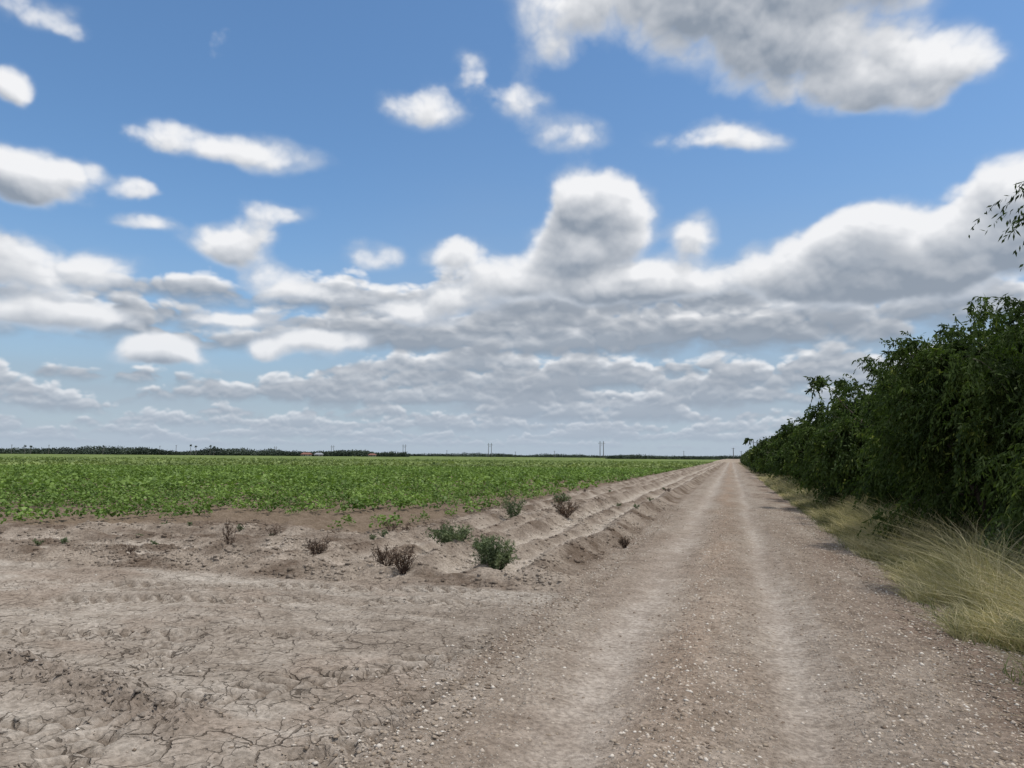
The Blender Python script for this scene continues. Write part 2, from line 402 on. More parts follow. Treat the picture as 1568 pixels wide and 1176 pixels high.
M_MESQ = leaf_mat("mesquite_leaf", (.018, .036, .010), (.085, .130, .030), tip=(.20, .235, .055), transl=.32, clump=.9)
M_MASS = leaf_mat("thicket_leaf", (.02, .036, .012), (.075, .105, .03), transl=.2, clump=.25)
M_FAR = leaf_mat("far_tree_leaf", (.045, .065, .055), (.085, .11, .08), transl=.1, clump=.03)  # paler and bluer: distance haze put into the leaf colour
M_GRASS = leaf_mat("grass_blade", (.15, .16, .07), (.55, .48, .31), transl=.2, clump=.8)
M_GGRASS = leaf_mat("green_grass", (.08, .11, .045), (.24, .26, .13), transl=.2, clump=.8)
M_WEED = leaf_mat("weed_leaf", (.08, .115, .055), (.22, .26, .15), transl=.2, clump=2)
M_DEAD = leaf_mat("dead_weed", (.07, .045, .035), (.24, .17, .12), transl=.05, clump=2)
M_BARK = plain_mat("mesquite_bark", (.05, .037, .028), (.14, .115, .09), 14, stretch=(1, 1, .2))
M_WOOD = plain_mat("pole_wood", (.10, .09, .085), (.17, .16, .15), 3)

# ------------------------------------------------------------------ ground
def graded(a, b, step, lo, hi, gl, gh, maxstep=1e9):
    mid = list(np.arange(a, b, step)); L = []; s = step; v = a
    while v > lo: s *= gl; v -= s; L.append(v)
    R = []; s = step; v = mid[-1]
    while v < hi: s = min(s*gh, maxstep); v += s; R.append(v)
    return np.array(L[::-1]+mid+R)
xs = graded(-12, 3.6, .036, -4500, 4500, 1.04, 1.08)
ys = graded(3.0, 15, .036, -300, 6000, 1.18, 1.016)
def grid(xs, ys, zf):
    X, Y = np.meshgrid(xs, ys); Z = zf(X, Y)
    nx, ny = len(xs), len(ys)
    i = np.arange(nx*ny).reshape(ny, nx)
    F = np.stack([i[:-1, :-1], i[:-1, 1:], i[1:, 1:], i[1:, :-1]], -1).reshape(-1, 4)
    return X, Y, np.stack([X, Y, Z], -1).reshape(-1, 3), F
def soil_attrs(X, Y):
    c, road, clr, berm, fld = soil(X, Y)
    c4 = np.concatenate([c, np.ones(c.shape[:2]+(1,))], -1).reshape(-1, 4)
    g = np.clip(road*(1-.85*gs(X, -1.0, .3)-.8*gs(X, .42, .2))+.2*clr+.3*berm+clr*.5*ss(-3.2, -1.8, X), 0, 1)
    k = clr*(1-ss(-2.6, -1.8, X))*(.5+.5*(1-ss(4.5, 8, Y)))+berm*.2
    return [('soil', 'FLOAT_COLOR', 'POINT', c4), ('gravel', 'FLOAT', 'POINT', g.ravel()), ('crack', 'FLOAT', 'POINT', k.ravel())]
def ground_z(X, Y):
    h = height(X, Y)
    inside = ss(-1.75, -1.6, X)*(1-ss(1.6, 1.75, X))*(Y > 1)*(Y < 900)
    return h-.03*inside
X, Y, V, F = grid(xs, ys, ground_z)
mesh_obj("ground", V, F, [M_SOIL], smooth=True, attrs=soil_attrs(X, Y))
xr = np.arange(-1.75, 1.76, .035); yr = ys[(ys > 1.2) & (ys < 900)]
def road_z(X, Y):
    e = np.minimum(X+1.75, 1.75-X)
    return height(X, Y)+.004-.012*(1-ss(0, .12, e))
X, Y, V, F = grid(xr, yr, road_z)
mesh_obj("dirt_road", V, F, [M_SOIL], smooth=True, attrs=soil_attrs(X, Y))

# ------------------------------------------------------------------ stones and clods
OCT_V = np.array([(1, 0, 0), (-1, 0, 0), (0, 1, 0), (0, -1, 0), (0, 0, 1), (0, 0, -1)], float)
OCT_F = np.array([(0, 2, 4), (2, 1, 4), (1, 3, 4), (3, 0, 4), (2, 0, 5), (1, 2, 5), (3, 1, 5), (0, 3, 5)])
t_ = (1+5**.5)/2
ICO_V = np.array([(-1, t_, 0), (1, t_, 0), (-1, -t_, 0), (1, -t_, 0), (0, -1, t_), (0, 1, t_), (0, -1, -t_), (0, 1, -t_), (t_, 0, -1), (t_, 0, 1), (-t_, 0, -1), (-t_, 0, 1)])/1.9
ICO_F = np.array([(0, 11, 5), (0, 5, 1), (0, 1, 7), (0, 7, 10), (0, 10, 11), (1, 5, 9), (5, 11, 4), (11, 10, 2), (10, 7, 6), (7, 1, 8), (3, 9, 4), (3, 4, 2), (3, 2, 6), (3, 6, 8), (3, 8, 9), (4, 9, 5), (2, 4, 11), (6, 2, 10), (8, 6, 7), (9, 8, 1)])
def rocks(name, px, py, size, mat, tv, tf, flat=.6, sink=.3, jit=.35):
    n = len(px); pz = height(px, py)
    base = tv[None]*(1+jit*(rng.random((n, len(tv), 3))-.5)*2)
    base = base*(size[:, None, None]*np.stack([.7+.6*rng.random(n), .7+.6*rng.random(n), flat*(.7+.5*rng.random(n))], -1)[:, None, :])
    a = rng.random(n)*6.283; c, s = np.cos(a)[:, None], np.sin(a)[:, None]
    x = base[..., 0]*c-base[..., 1]*s; y = base[..., 0]*s+base[..., 1]*c
    v = np.stack([x+px[:, None], y+py[:, None], base[..., 2]+(pz+size*flat*(1-sink*2)*.5)[:, None]], -1).reshape(-1, 3)
    f = (tf[None]+(np.arange(n)*len(tv))[:, None, None]).reshape(-1, 3)
    var = np.repeat(rng.random(n), len(tf))
    sc = soil(px, py)[0]*(.85+.3*rng.random((n, 1)))
    sc = np.repeat(np.concatenate([sc, np.ones((n, 1))], -1), len(tf), 0)
    return mesh_obj(name, v, f, [mat], attrs=[('var', 'FLOAT', 'FACE', var), ('soil', 'FLOAT_COLOR', 'FACE', sc)])
m, t, out = new_mat("gravel_stone")
v = t.new('ShaderNodeAttribute', attribute_name='var').outputs['Fac']
cr = t.new('ShaderNodeValToRGB'); t.l.new(v, cr.inputs[0])
e = cr.color_ramp.elements; e[0].color = rgb(.17, .13, .10); e[1].color = rgb(.66, .61, .54)
x_ = e.new(.4); x_.color = rgb(.32, .26, .20); x_ = e.new(.85); x_.color = rgb(.47, .40, .33)
p = t.new('ShaderNodeBsdfDiffuse'); t.l.new(cr.outputs[0], p.inputs['Color'])
t.l.new(p.outputs[0], out.inputs[0]); M_STONE = m
m, t, out = new_mat("soil_clod")
sa = t.new('ShaderNodeAttribute', attribute_name='soil').outputs['Color']
tc = t.new('ShaderNodeTexCoord'); n_ = t.noise(tc.outputs['Object'], 30, 5, .65)
col = t.mix(1.0, sa, t.mix(t.mr(n_, .3, .7), rgb(.7, .69, .68), rgb(1.2, 1.2, 1.2)), 'MULTIPLY')
p = t.new('ShaderNodeBsdfDiffuse'); t.l.new(col, p.inputs['Color'])
b = t.new('ShaderNodeBump'); t.l.new(n_, b.inputs['Height']); b.inputs['Distance'].default_value = .03; t.l.new(b.outputs[0], p.inputs['Normal'])
t.l.new(p.outputs[0], out.inputs[0]); M_CLOD = m
n = 130000
gy = 3.2+(rng.random(n)**1.7)*24; gx = -2.9+5.3*rng.random(n)
keep = rng.random(n) < np.clip(.25+.8*gs(gx, -.3, .38)+.65*ss(.7, 1.1, gx)+.35*gs(gx, -1.9, .3)-.22*ss(-2.2, -2.7, gx), 0.02, 1)*(1-.85*gs(gx, -1.0, .27))*(1-.8*gs(gx, .42, .2))
gx, gy = gx[keep], gy[keep]
rocks("road_gravel", gx, gy, .004+.018*rng.random(len(gx))**3, M_STONE, OCT_V, OCT_F)
n = 4000
gy = 3+(rng.random(n)**1.3)*6.3; gx = -9+7*rng.random(n)
rocks("clearing_gravel", gx, gy, .004+.012*rng.random(n)**4, M_STONE, OCT_V, OCT_F)
n = 100000
cx = -14+12*rng.random(n); cy = 9+(rng.random(n)**1.5)*18
_, ye, road, clr, berm, fld, right = zones(cx, cy)
keep = (berm > .5) & (rng.random(n) < .10+1.0*np.clip(fbm(cx*1.1, cy*1.1, 3)+.12, 0, 1))
cx, cy = cx[keep], cy[keep]
rocks("soil_clods", cx, cy, .006+.042*rng.random(len(cx))**4.5, M_CLOD, ICO_V, ICO_F, flat=.7, sink=.4, jit=.5)
n = 900
tt = rng.random(n); cx = -6.6+3.4*tt; cy = 4.85-.8*np.clip((cx+5.9)/2.6, 0, 1)+.18*rng.standard_normal(n)
cx2 = -3.3+.2*rng.standard_normal(60); cy2 = 7.5+.05*rng.standard_normal(60)
cx3 = -9+6*rng.random(250); cy3 = 3+6*rng.random(250)
cx = np.concatenate([cx, cx2, cx3]); cy = np.concatenate([cy, cy2, cy3])
rocks("dried_mud_clods", cx, cy, .005+.02*rng.random(len(cx))**3, M_CLOD, ICO_V, ICO_F, flat=.6, sink=.4, jit=.5)

# ------------------------------------------------------------------ leaves
def norm(v): return v/np.maximum(np.linalg.norm(v, axis=-1, keepdims=True), 1e-9)
def leaf_geo(b, d, L, Wd, nrm=None):
    n = len(b)
    if nrm is None: nrm = rng.standard_normal((n, 3))
    s = norm(np.cross(d, nrm))
    L = L[:, None]; Wd = Wd[:, None]
    v = np.stack([b, b+d*L*.45+s*Wd*.5, b+d*L, b+d*L*.45-s*Wd*.5], 1).reshape(-1, 3)
    f = np.arange(n*4).reshape(n, 4)
    return v, f
def vis(x, y, pad=.10):
    d = -.284*x+.959*y; l = .959*x+.284*y
    return (d > 2) & (l/np.maximum(d, .1) > -.72-pad) & (l/np.maximum(d, .1) < .72+pad)

cot_parent = empty("cotton_field")
def cotton(name, dmin, dmax, sp, nl, ls, pr, ph, mat):
    PX = []; PY = []
    for k in range(0, int(dmax*1.0)):
        x0 = FIELD_X-.5-k*1.0
        y = np.arange(10, dmax+5, sp); y = y+rng.uniform(-.4, .4, len(y))*sp
        x = x0+.05*rng.standard_normal(len(y))
        st = field_start(np.array([x0]))[0]+rng.uniform(-.7, .9)
        dd = np.hypot(x, y)
        kp = (y > st) & (dd > dmin) & (dd <= dmax) & vis(x, y)
        if x0 > -9.0: kp &= rng.random(len(y)) < .6
        thin = fbm(x*.5+7, y*.5, 2) < -.36+.6*np.exp(-(y-st)/1.8)
        kp &= ~thin
        PX.append(x[kp]); PY.append(y[kp])
    PX = np.concatenate(PX); PY = np.concatenate(PY); n = len(PX)
    sc = .70+.5*rng.random(n)+.5*fbm(PX*.3, PY*.3, 2)
    pz = height(PX, PY)
    r = rng.random((n, nl))**.5; a = rng.random((n, nl))*6.283
    hx = r*np.cos(a); hy = r*np.sin(a); hz = (1-.75*r**2)*(.55+.45*rng.random((n, nl)))
    b = np.stack([PX[:, None]+hx*(pr*sc)[:, None]*.68, PY[:, None]+hy*(pr*sc)[:, None], pz[:, None]+hz*(ph*sc)[:, None]], -1).reshape(-1, 3)
    d = norm(np.stack([hx, hy, .25*rng.standard_normal(hx.shape)-.15], -1).reshape(-1, 3)+.35*rng.standard_normal((n*nl, 3))*[1, 1, .5])
    nr = norm(np.array([0, 0, 1.])+.5*rng.standard_normal((n*nl, 3)))
    L = (ls*(.7+.6*rng.random((n, nl)))*sc[:, None]).ravel()
    v, f = leaf_geo(b, d, L, L*.95, nr)
    pv = np.repeat(rng.random(n), nl)
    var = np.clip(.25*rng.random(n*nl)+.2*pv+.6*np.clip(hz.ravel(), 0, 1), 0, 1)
    mesh_obj(name, v, f, [mat], parent=cot_parent, attrs=[('var', 'FLOAT', 'FACE', var)])
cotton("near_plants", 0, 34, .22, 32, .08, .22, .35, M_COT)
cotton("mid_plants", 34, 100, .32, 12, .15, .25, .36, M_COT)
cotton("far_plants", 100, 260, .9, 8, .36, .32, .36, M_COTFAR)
fx = -np.concatenate([np.linspace(7.5, 300, 120), np.geomspace(310, 2600, 60)])[::-1]
fy = np.concatenate([np.linspace(150, 600, 160), np.geomspace(610, 2600, 60)])
def can_z(X, Y): return .20+.12*rng.random(X.shape)
X, Y, V, F = grid(fx, fy, can_z)
cen = V[F].mean(1)
d_ = np.hypot(cen[:, 0], cen[:, 1]); F = F[d_ > 230]
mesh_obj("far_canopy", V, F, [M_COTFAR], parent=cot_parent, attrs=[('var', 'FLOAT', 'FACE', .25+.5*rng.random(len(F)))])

# ------------------------------------------------------------------ trees
class Tubes:
    def __init__(s): s.v = []; s.f = []; s.c = 0
    def add(s, pts, rad, sides=6):
        pts = np.asarray(pts, float); rad = np.asarray(rad, float); n = len(pts)
        tg = norm(np.gradient(pts, axis=0)); ref = np.array([.31, .92, .21])
        a = norm(np.cross(tg, ref)); b = np.cross(tg, a)
        th = np.arange(sides)/sides*2*np.pi
        ring = pts[:, None]+rad[:, None, None]*(np.cos(th)[None, :, None]*a[:, None]+np.sin(th)[None, :, None]*b[:, None])
        s.v.append(ring.reshape(-1, 3))
        i = np.arange(n*sides).reshape(n, sides)+s.c; j = np.roll(i, -1, 1)
        s.f.append(np.stack([i[:-1], j[:-1], j[1:], i[1:]], -1).reshape(-1, 4)); s.c += n*sides
    def obj(s, name, mat, parent=None):
        return mesh_obj(name, np.concatenate(s.v), np.concatenate(s.f), [mat], parent=parent, smooth=True)
def curve(p0, p1, n=8, bow=(0, 0, 0), wob=.05):
    t = np.linspace(0, 1, n)[:, None]
    p = np.asarray(p0)+(np.asarray(p1)-np.asarray(p0))*t+np.asarray(bow)*(4*t*(1-t))
    w = rng.standard_normal((n, 3))*wob; w[0] = 0; w[-1] *= .3
    return p+w
def twig_leaves(C, out, M, n, tl, L, Wd, droop=.9):
    K = len(C)
    st = np.repeat(C, M, 0)+rng.standard_normal((K*M, 3))*.11
    d = norm(rng.standard_normal((K*M, 3))+np.repeat(out, M, 0)*.9+[0, 0, .1])
    ln = tl*(.35+1.1*rng.random(K*M)**1.8)
    t = (np.arange(n)+rng.random((K*M, n)))/n
    p = st[:, None]+d[:, None]*(ln[:, None]*t)[..., None]; dr = droop*(.4+rng.random(K*M))
    p[..., 2] -= (dr*ln)[:, None]*t**2
    ld = norm(np.repeat(d, n, 0)*.4+rng.standard_normal((K*M*n, 3))*.35+[0, 0, -.75])
    b = p.reshape(-1, 3); LL = L*(.6+.8*rng.random(len(b))); WW = Wd*(.7+.6*rng.random(len(b)))
    v, f = leaf_geo(b, ld, LL, WW)
    cv = np.repeat(rng.random(K), M*n); tv = np.repeat(rng.random(K*M), n)
    var = np.clip(.45*cv+.3*tv+.25*rng.random(len(b)), 0, 1)
    return v, f, var, (st, d, ln, dr)
def tree(x, y, R, H, K, M, n, L, Wd, wisps=6, extra=None, name="mesquite_tree"):
    z0 = float(height(np.array([x]), np.array([y]))[0])
    e = empty(name, (x, y, z0))
    nl = 9; C = []; m = int(K*.82/nl)
    for i in range(nl):
        a = i*2.4+rng.uniform(-.4, .4); rr = R*rng.uniform(.26, .44); rad = R*(.15+.62*math.sqrt(i/nl))
        topz = H*(1.0 if i == 0 else rng.uniform(.45, .95)); rz = H*rng.uniform(.12, .21)
        c0 = np.array([math.cos(a)*rad, math.sin(a)*rad, topz-rz])
        dd = norm(rng.standard_normal((m, 3))); r = (.55+.45*rng.random(m)**.6)*(1+.18*rng.standard_normal(m))
        C.append(c0+dd*r[:, None]*[rr, rr, rz])
    m = K-nl*m; a = rng.random(m)*6.28
    C.append(np.stack([np.cos(a)*R*(.35+.6*rng.random(m)), np.sin(a)*R*(.35+.6*rng.random(m)), H*(.10+.55*rng.random(m))], -1))
    C = np.concatenate(C)
    C[:, 2] = np.maximum(C[:, 2], .3+.3*rng.random(len(C)))
    if wisps:
        a = rng.random(wisps)*6.28
        Cw = np.stack([np.cos(a)*R*(.3+.8*rng.random(wisps)), np.sin(a)*R*(.3+.8*rng.random(wisps)), H*(.82+.24*rng.random(wisps))], -1)
        C = np.concatenate([C, Cw])
    if extra is not None: C = np.concatenate([C, np.asarray(extra, float)-[x, y, z0]])
    out = norm(C-[0, 0, H*.4])
    v, f, var, tw = twig_leaves(C, out, M, n, .55, L, Wd)
    mesh_obj("foliage", v, f, [M_MESQ], parent=e, attrs=[('var', 'FLOAT', 'FACE', var)])
    T = Tubes()
    ns = int(rng.integers(3, 5)); stems = []
    for i in range(ns):
        a = i/ns*6.28+rng.random(); top = np.array([math.cos(a)*R*.45, math.sin(a)*R*.45, H*(.55+.15*rng.random())])
        pts = curve((.1*math.cos(a), .1*math.sin(a), -.1), top, 9, (0, 0, -.05*H), .05)
        T.add(pts, np.linspace(.11, .045, 9)*(H/5), 8); stems.append(pts)
    S = np.concatenate([s[3:] for s in stems])
    lim = list(C[rng.permutation(len(C))[:min(len(C), 70)]])
    if extra is not None: lim += list(C[-len(extra):])
    for c in lim:
        j = np.argmin(np.linalg.norm(S-c, axis=1)+.3*rng.random(len(S)))
        T.add(curve(S[j], c, 6, (0, 0, .12), .04), np.linspace(.035, .008, 6)*(H/5), 5)
    st, d, ln, dr = tw
    sel = rng.permutation(len(st))[:300]
    tt = np.linspace(0, 1, 5)[:, None]
    for q in sel:
        p = st[q]+d[q]*ln[q]*tt; p[:, 2] -= dr[q]*ln[q]*tt[:, 0]**2
        T.add(p, np.linspace(.007, .002, 5), 3)
    T.obj("trunk_and_limbs", M_BARK, parent=e)
    return e
EX = [(4.15, 10.8, 5.0), (4.3, 11.0, 5.4), (4.1, 10.9, 4.6), (4.5, 11.0, 5.2), (4.6, 11.2, 4.9), (4.2, 11.2, 5.6), (3.95, 11.0, 5.2), (4.3, 11.3, 4.3), (4.25, 11.3, 4.0), (4.1, 11.2, 5.0), (4.1, 11.1, 4.8), (4.4, 11.1, 4.5)]
TR = [(5.9, 12.4, 2.3, 4.4, 300, 16, 20, .10, .028, 6, EX),
      (5.1, 16.2, 2.5, 4.6, 480, 17, 22, .10, .032, 8),
      (5.4, 21.5, 2.3, 4.5, 340, 16, 20, .12, .038, 10),
      (4.8, 26.5, 2.3, 4.1, 240, 15, 18, .14, .05, 6),
      (5.2, 32.5, 2.4, 4.5, 200, 15, 16, .16, .06, 8),
      (4.8, 39.0, 2.4, 3.4, 150, 14, 14, .18, .07, 6),
      (5.2, 46.5, 2.8, 4.3, 150, 13, 13, .20, .085, 6),
      (4.9, 56.0, 2.7, 3.0, 110, 13, 12, .22, .10, 5),
      (5.2, 66.0, 3.0, 4.2, 120, 13, 11, .26, .12, 4),
      (4.9, 79.0, 2.8, 3.0, 90, 12, 10, .30, .14, 4),
      (5.2, 94.0, 3.2, 4.2, 90, 12, 10, .34, .16, 4)]
for T_ in TR: tree(*T_)
def mass(name, path, width, hfun, N, L, Wd, mat, zmin=.1):
    path = np.asarray(path, float); seg = np.linalg.norm(np.diff(path, axis=0), axis=1); cum = np.concatenate([[0], np.cumsum(seg)])
    s = rng.random(N)*cum[-1]
    x = np.interp(s, cum, path[:, 0]); y = np.interp(s, cum, path[:, 1])
    w = (rng.random(N)*2-1)
    tg = norm(np.stack([np.gradient(path[:, 0]), np.gradient(path[:, 1])], -1))
    tx = np.interp(s, cum, tg[:, 0]); ty = np.interp(s, cum, tg[:, 1])
    hh = hfun(s, w)
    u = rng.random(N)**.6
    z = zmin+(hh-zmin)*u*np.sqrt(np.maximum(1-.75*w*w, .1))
    b = np.stack([x-ty*w*width, y+tx*w*width, z], -1)
    b = b+rng.standard_normal((N, 3))*L*.5*[1, 1, .3]
    d = norm(rng.standard_normal((N, 3))+[0, 0, -.3])
    v, f = leaf_geo(b, d, L*(.6+.8*rng.random(N)), Wd*(.6+.8*rng.random(N)))
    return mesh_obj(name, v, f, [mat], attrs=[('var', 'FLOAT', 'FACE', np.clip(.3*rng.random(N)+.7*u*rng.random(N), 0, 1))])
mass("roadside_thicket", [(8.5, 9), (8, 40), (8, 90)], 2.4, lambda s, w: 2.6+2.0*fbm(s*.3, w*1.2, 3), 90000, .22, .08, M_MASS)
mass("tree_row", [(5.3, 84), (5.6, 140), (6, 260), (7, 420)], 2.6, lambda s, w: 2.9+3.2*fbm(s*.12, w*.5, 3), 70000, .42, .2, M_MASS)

# ------------------------------------------------------------------ grass
def grass(name, px, py, L, w, lean, mat, up=1.0, var=None):
    n = len(px); pz = height(px, py)-.01
    b = np.stack([px, py, pz], -1)
    d = norm(np.stack([.38*rng.standard_normal(n), .38*rng.standard_normal(n), np.full(n, up)], -1))
    ln = np.stack([lean[0]+.40*rng.standard_normal(n), lean[1]+.40*rng.standard_normal(n), np.full(n, -.30)], -1)
    s = norm(np.cross(d, rng.standard_normal((n, 3))))
    ts = [0, .35, .7, 1.0]; ws = [1, .8, .5, .06]; R = []
    for t, ww in zip(ts, ws):
        c = b+d*(L*t)[:, None]+ln*(L*t*t)[:, None]
        R += [c+s*(w*ww*.5)[:, None], c-s*(w*ww*.5)[:, None]]
    v = np.stack(R, 1).reshape(-1, 3)
    q = np.array([(0, 1, 3, 2), (2, 3, 5, 4), (4, 5, 7, 6)])
    f = (q[None]+(np.arange(n)*8)[:, None, None]).reshape(-1, 4)
    if var is None: var = rng.random(n)
    return mesh_obj(name, v, f, [mat], attrs=[('var', 'FLOAT', 'FACE', np.repeat(var, 3))])
nt = 3400
ty = 3.8+rng.random(nt)**1.8*60; tx = 2.2+rng.random(nt)**1.1*2.5+.25*fbm(ty*.8, ty*0+2, 3)-.18*np.exp(-((ty-7)/3)**2)
kt = fbm(tx*1.3+3, ty*1.1, 3)+.45*ss(2.2, 2.7, tx) > -.16
ty, tx = ty[kt], tx[kt]; nt = len(tx)
tL = (.28+.48*rng.random(nt)**1.3)*np.clip(.6+(tx-2.2)*.9, .55, 1.35)*(1+.8*fbm(tx*1.0, ty*.7, 2))*(1+.45*np.exp(-((ty-8)/3.5)**2))
tv = np.clip(.66+1.3*fbm(tx*.8+50, ty*.6, 2)+.3*rng.standard_normal(nt), 0, 1)
m = 32
gx = np.repeat(tx, m)+.07*rng.standard_normal(nt*m); gy = np.repeat(ty, m)+.07*rng.standard_normal(nt*m)
gx = np.where(gx < 1.95, 1.95+rng.random(len(gx))*.5, gx)
grass("dry_grass", gx, gy, np.repeat(tL, m)*(.4+.7*rng.random(nt*m)), .005+.004*rng.random(nt*m)+gy*.0002, (-.24, -.05), M_GRASS, var=np.clip(np.repeat(tv, m)+.2*rng.standard_normal(nt*m), 0, 1))
n = 26000
gy = 3.5+rng.random(n)**1.6*50; gx = 2.0+rng.random(n)*2.7
kp = fbm(gx*.9+11, gy*.7, 3)+.15*rng.standard_normal(n) > -.02
gx, gy = gx[kp], gy[kp]
grass("green_grass", gx, gy, .06+.20*rng.random(len(gx)), .007+.006*rng.random(len(gx)), (-.12, 0), M_GGRASS)

# ------------------------------------------------------------------ weeds
def weed(name, x, y, R, H, stems, nl, L, Wd, green=True):
    z0 = float(height(np.array([x]), np.array([y]))[0]); e = empty(name, (x, y, z0))
    T = Tubes(); B = []
    for i in range(stems):
        a = rng.random()*6.28; r = R*rng.random()**.5
        top = np.array([math.cos(a)*r, math.sin(a)*r, H*(.45+.55*rng.random())*(1-.3*(r/R)**2)])
        p = curve((top[0]*.15, top[1]*.15, -.02), top, 7, (0, 0, .03), .012)
        T.add(p, np.linspace(.005, .0018, 7)*(1 if green else 1.15), 4)
        for j in range(2 if green else 5):
            k = rng.integers(2, 6); q = p[k]+norm(rng.standard_normal(3)+[0, 0, .8])*H*(.12+.2*rng.random())
            T.add(curve(p[k], q, 4, (0, 0, .01), .006), np.linspace(.003, .0012, 4), 3)
            t = rng.random((nl//4, 1)); B.append(p[k]+(q-p[k])*t)
        t = np.sort(rng.random(nl)*6*.85+.9); k = np.minimum(t.astype(int), 5); fr = (t-k)[:, None]
        B.append(p[k]*(1-fr)+p[k+1]*fr)
    T.obj("stems", M_WEED if green else M_DEAD, parent=e)
    B = np.concatenate(B); n = len(B)
    d = norm(rng.standard_normal((n, 3))+[0, 0, .4 if green else -.4])
    v, f = leaf_geo(B, d, L*(.5+rng.random(n)), Wd*(.5+rng.random(n)))
    mesh_obj("leaves", v, f, [M_WEED if green else M_DEAD], parent=e, attrs=[('var', 'FLOAT', 'FACE', rng.random(n))])
weed("green_weed_bush", -3.3, 10.45, .36, .52, 64, 34, .05, .016)
weed("green_weed_bush", -4.6, 11.9, .46, .42, 60, 30, .05, .016)
weed("green_weed_bush", -4.1, 12.2, .25, .28, 25, 26, .05, .016)
weed("dead_weed", -4.4, 9.6, .24, .48, 26, 14, .035, .009, False)
weed("dead_weed", -4.75, 9.8, .24, .36, 22, 18, .04, .010, False)
weed("dead_weed", -8.4, 11.1, .14, .62, 12, 12, .03, .009, False)
weed("dead_weed", -6.5, 10.9, .27, .40, 20, 12, .035, .009, False)
weed("dead_weed", -6.1, 10.2, .2, .22, 14, 12, .035, .009, False)
weed("tall_weed", -5.5, 18.8, .32, .9, 26, 24, .07, .022)
weed("dead_weed", -4.2, 19.2, .4, .55, 34, 16, .05, .014, False)
weed("dead_weed", -1.95, 14.1, .14, .25, 14, 12, .04, .01, False)
weed("tall_weed", -5.6, 25.0, .35, .5, 20, 20, .08, .03)
weed("roadside_weed", 2.45, 6.4, .25, .28, 26, 22, .045, .015)
weed("roadside_weed", 2.7, 8.1, .3, .3, 26, 22, .045, .015)
weed("roadside_weed", 4.3, 13.4, .6, .9, 60, 40, .10, .03)
weed("roadside_weed", 4.0, 9.5, .45, .7, 40, 36, .08, .022)
for i in range(26):
    sx = rng.uniform(-13, -2.3); sy = rng.uniform(10, 15) if sx < -6.5 else rng.uniform(12, 40)
    if i % 3: weed("weed_seedling", sx, sy, .06+.10*rng.random(), .05+.10*rng.random(), 7, 9, .04, .02)
    else: weed("dead_weed", sx, sy, .12+.1*rng.random(), .12+.2*rng.random(), 9, 8, .035, .009, False)

# ------------------------------------------------------------------ horizon
def arcpath(x0, x1, dist, n=20):
    pts = []
    for xx in np.linspace(x0, x1, n):
        k = (xx-784)/1138; d = dist; l = k*d
        pts.append((.959*l-.284*d, .959*d+.284*l))
    return pts
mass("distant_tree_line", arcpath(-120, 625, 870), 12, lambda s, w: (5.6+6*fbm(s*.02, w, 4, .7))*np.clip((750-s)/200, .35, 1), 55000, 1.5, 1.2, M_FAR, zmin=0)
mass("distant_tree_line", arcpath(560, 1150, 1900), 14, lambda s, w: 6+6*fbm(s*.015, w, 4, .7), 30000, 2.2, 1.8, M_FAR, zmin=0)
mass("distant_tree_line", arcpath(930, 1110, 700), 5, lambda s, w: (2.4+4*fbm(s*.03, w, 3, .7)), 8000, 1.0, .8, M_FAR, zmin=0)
def hframe(x, y, H, yaw):
    T = Tubes(); r = .45
    for sx in (-2.3, 2.3):
        T.add([(sx, 0, -.2), (sx, 0, H*.5), (sx, 0, H)], [r*1.2, r, r*.8], 8)
    T.add([(-4.4, 0, H*.88), (0, 0, H*.885), (4.4, 0, H*.88)], [.16, .17, .16], 6)
    T.add([(-2.3, 0, H*.70), (0, 0, H*.78), (2.3, 0, H*.86)], [.08]*3, 4)
    T.add([(2.3, 0, H*.70), (0, 0, H*.78), (-2.3, 0, H*.86)], [.08]*3, 4)
    for sx in (-4.2, 0, 4.2): T.add([(sx, 0, H*.88), (sx, 0, H*.85), (sx, 0, H*.82)], [.1, .13, .1], 5)
    o = T.obj("transmission_pole", M_WOOD); o.location = (x, y, 0); o.rotation_euler = (0, 0, yaw)
for (x, y) in [(27, 915), (-165, 979), (-371, 1131), (-598, 1299), (-833, 1440), (-1111, 1639)]:
    hframe(x, y, 23, math.radians(20))
def upole(x, y, H):
    T = Tubes()
    T.add([(0, 0, -.2), (0, 0, H*.5), (0, 0, H)], [.3, .26, .22], 8)
    T.add([(-1.2, 0, H*.93), (0, 0, H*.935), (1.2, 0, H*.93)], [.07]*3, 4)
    for sx in (-1.1, -.4, .4, 1.1): T.add([(sx, 0, H*.93), (sx, 0, H*.945), (sx, 0, H*.96)], [.04, .07, .04], 5)
    o = T.obj("utility_pole", M_WOOD); o.location = (x, y, 0); o.rotation_euler = (0, 0, .3)
for px_, d_, H_ in [(1124, 520, 9), (1136, 640, 8), (1048, 900, 10), (850, 900, 9), (685, 950, 9), (790, 950, 8), (560, 1000, 10), (270, 860, 12), (245, 860, 11), (75, 850, 11), (18, 850, 11), (160, 860, 10)]:
    l = (px_-784)/1138*d_; upole(.959*l-.284*d_, .959*d_+.284*l, H_)
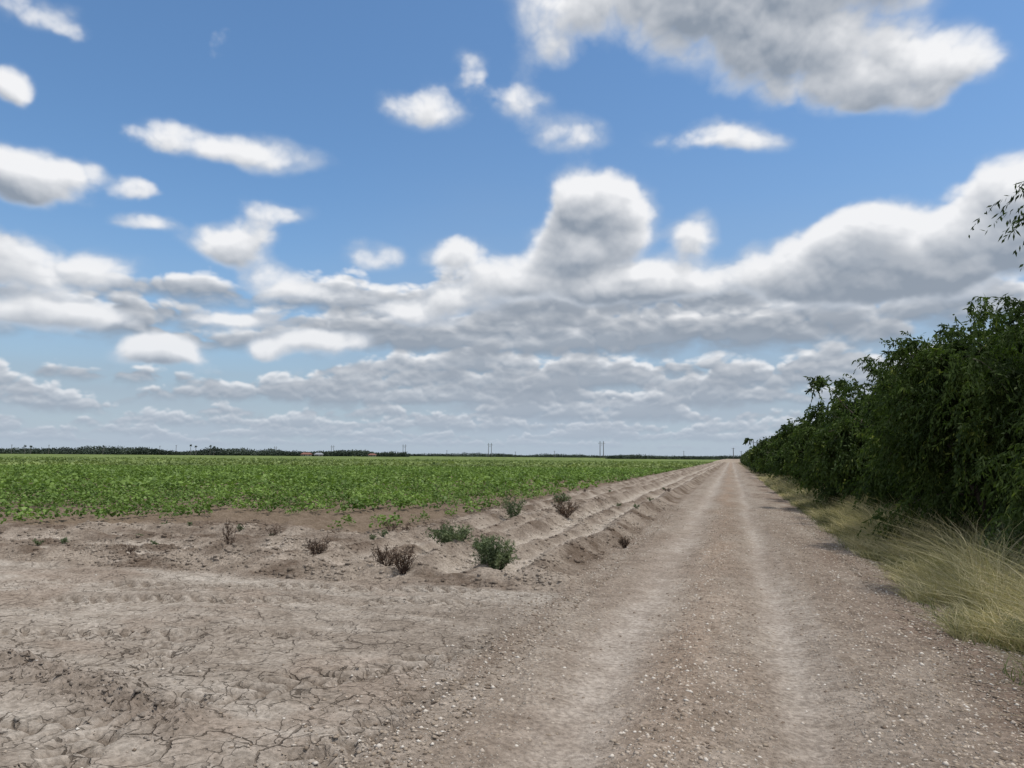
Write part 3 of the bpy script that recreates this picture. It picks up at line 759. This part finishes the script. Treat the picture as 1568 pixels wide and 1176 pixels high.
def palm(x, y, H):
    e = empty("palm_tree", (x, y, 0)); T = Tubes()
    T.add(curve((0, 0, -.2), (.3, 0, H), 8, wob=.05), np.linspace(.32, .2, 8), 7); T.obj("trunk", M_WOOD, parent=e)
    B = []; Dn = []; L = []
    for i in range(34):
        a = rng.random()*6.28; el = rng.uniform(-.6, 1.2); d = np.array([math.cos(a)*math.cos(el), math.sin(a)*math.cos(el), math.sin(el)])
        B.append([.3, 0, H]); Dn.append(d); L.append(1.7+.5*rng.random())
    v, f = leaf_geo(np.array(B, float), np.array(Dn), np.array(L), np.full(34, .6))
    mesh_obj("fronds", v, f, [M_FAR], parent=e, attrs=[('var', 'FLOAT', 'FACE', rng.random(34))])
for px_, H_ in [(38, 9), (47, 8.5), (158, 9.5), (292, 11), (300, 10), (322, 10.5), (328, 9.5)]:
    d_ = 850; l = (px_-784)/1138*d_; palm(.959*l-.284*d_, .959*d_+.284*l, H_)
M_WALL = plain_mat("house_wall", (.22, .21, .19), (.28, .27, .25), 1)
M_ROOF_R = plain_mat("roof_red", (.19, .09, .07), (.24, .12, .09), 1)
M_ROOF_W = plain_mat("roof_metal", (.24, .255, .27), (.30, .31, .33), 1)
M_GLASS = plain_mat("window_glass", (.03, .035, .04), (.05, .055, .06), 1, rough=.2, bump=0)
def house(px_, d_, w, dp, h, rm):
    l = (px_-784)/1138*d_; e = empty("farm_house", (.959*l-.284*d_, .959*d_+.284*l, 0)); e.rotation_euler = (0, 0, .29)
    a, b = w/2, dp/2
    mesh_obj("walls", [(-a, -b, 0), (a, -b, 0), (a, b, 0), (-a, b, 0), (-a, -b, h), (a, -b, h), (a, b, h), (-a, b, h)],
        [(0, 1, 5, 4), (1, 2, 6, 5), (2, 3, 7, 6), (3, 0, 4, 7)], [M_WALL], parent=e)
    o = .6; r = h+dp*.28
    mesh_obj("roof", [(-a-o, -b-o, h), (a+o, -b-o, h), (a+o, b+o, h), (-a-o, b+o, h), (-a+1.5, 0, r), (a-1.5, 0, r)],
        [(0, 1, 5, 4), (2, 3, 4, 5)], [rm], parent=e)
    mesh_obj("roof_hips", [(-a-o, -b-o, h), (a+o, -b-o, h), (a+o, b+o, h), (-a-o, b+o, h), (-a+1.5, 0, r), (a-1.5, 0, r)],
        [(1, 2, 5), (3, 0, 4)], [rm], parent=e)
    V = []; Fq = []
    for q, wx in enumerate(np.linspace(-a+1.5, a-1.5, 4)):
        i = len(V); lo_ = 0.05 if q == 1 else 1.0
        V += [(wx-.5, -b-.03, lo_), (wx+.5, -b-.03, lo_), (wx+.5, -b-.03, 2.1), (wx-.5, -b-.03, 2.1)]; Fq.append((i, i+1, i+2, i+3))
    mesh_obj("windows_and_door", V, Fq, [M_GLASS], parent=e)
for hs in [(470, 852, 11, 7, 2.4, M_ROOF_R), (489, 856, 9, 7, 2.3, M_ROOF_W), (571, 852, 8, 6, 2.2, M_ROOF_R)]:
    house(*hs)
def bank(X, Y):
    return 1.5*np.exp(-((Y-330)/7)**2)*np.exp(-(X/6.5)**4)*(1+.5*fbm(X*.5, Y*.3, 3))-.05
X, Y, V, F = grid(np.linspace(-10, 11, 60), np.linspace(312, 350, 60), bank)
c4 = np.ones((len(V), 4)); c4[:, :3] = [.42, .35, .28]
mesh_obj("earth_bank", V, F, [M_SOIL], smooth=True, attrs=[('soil', 'FLOAT_COLOR', 'POINT', c4), ('gravel', 'FLOAT', 'POINT', np.zeros(len(V))), ('crack', 'FLOAT', 'POINT', np.zeros(len(V)))])
print("done")
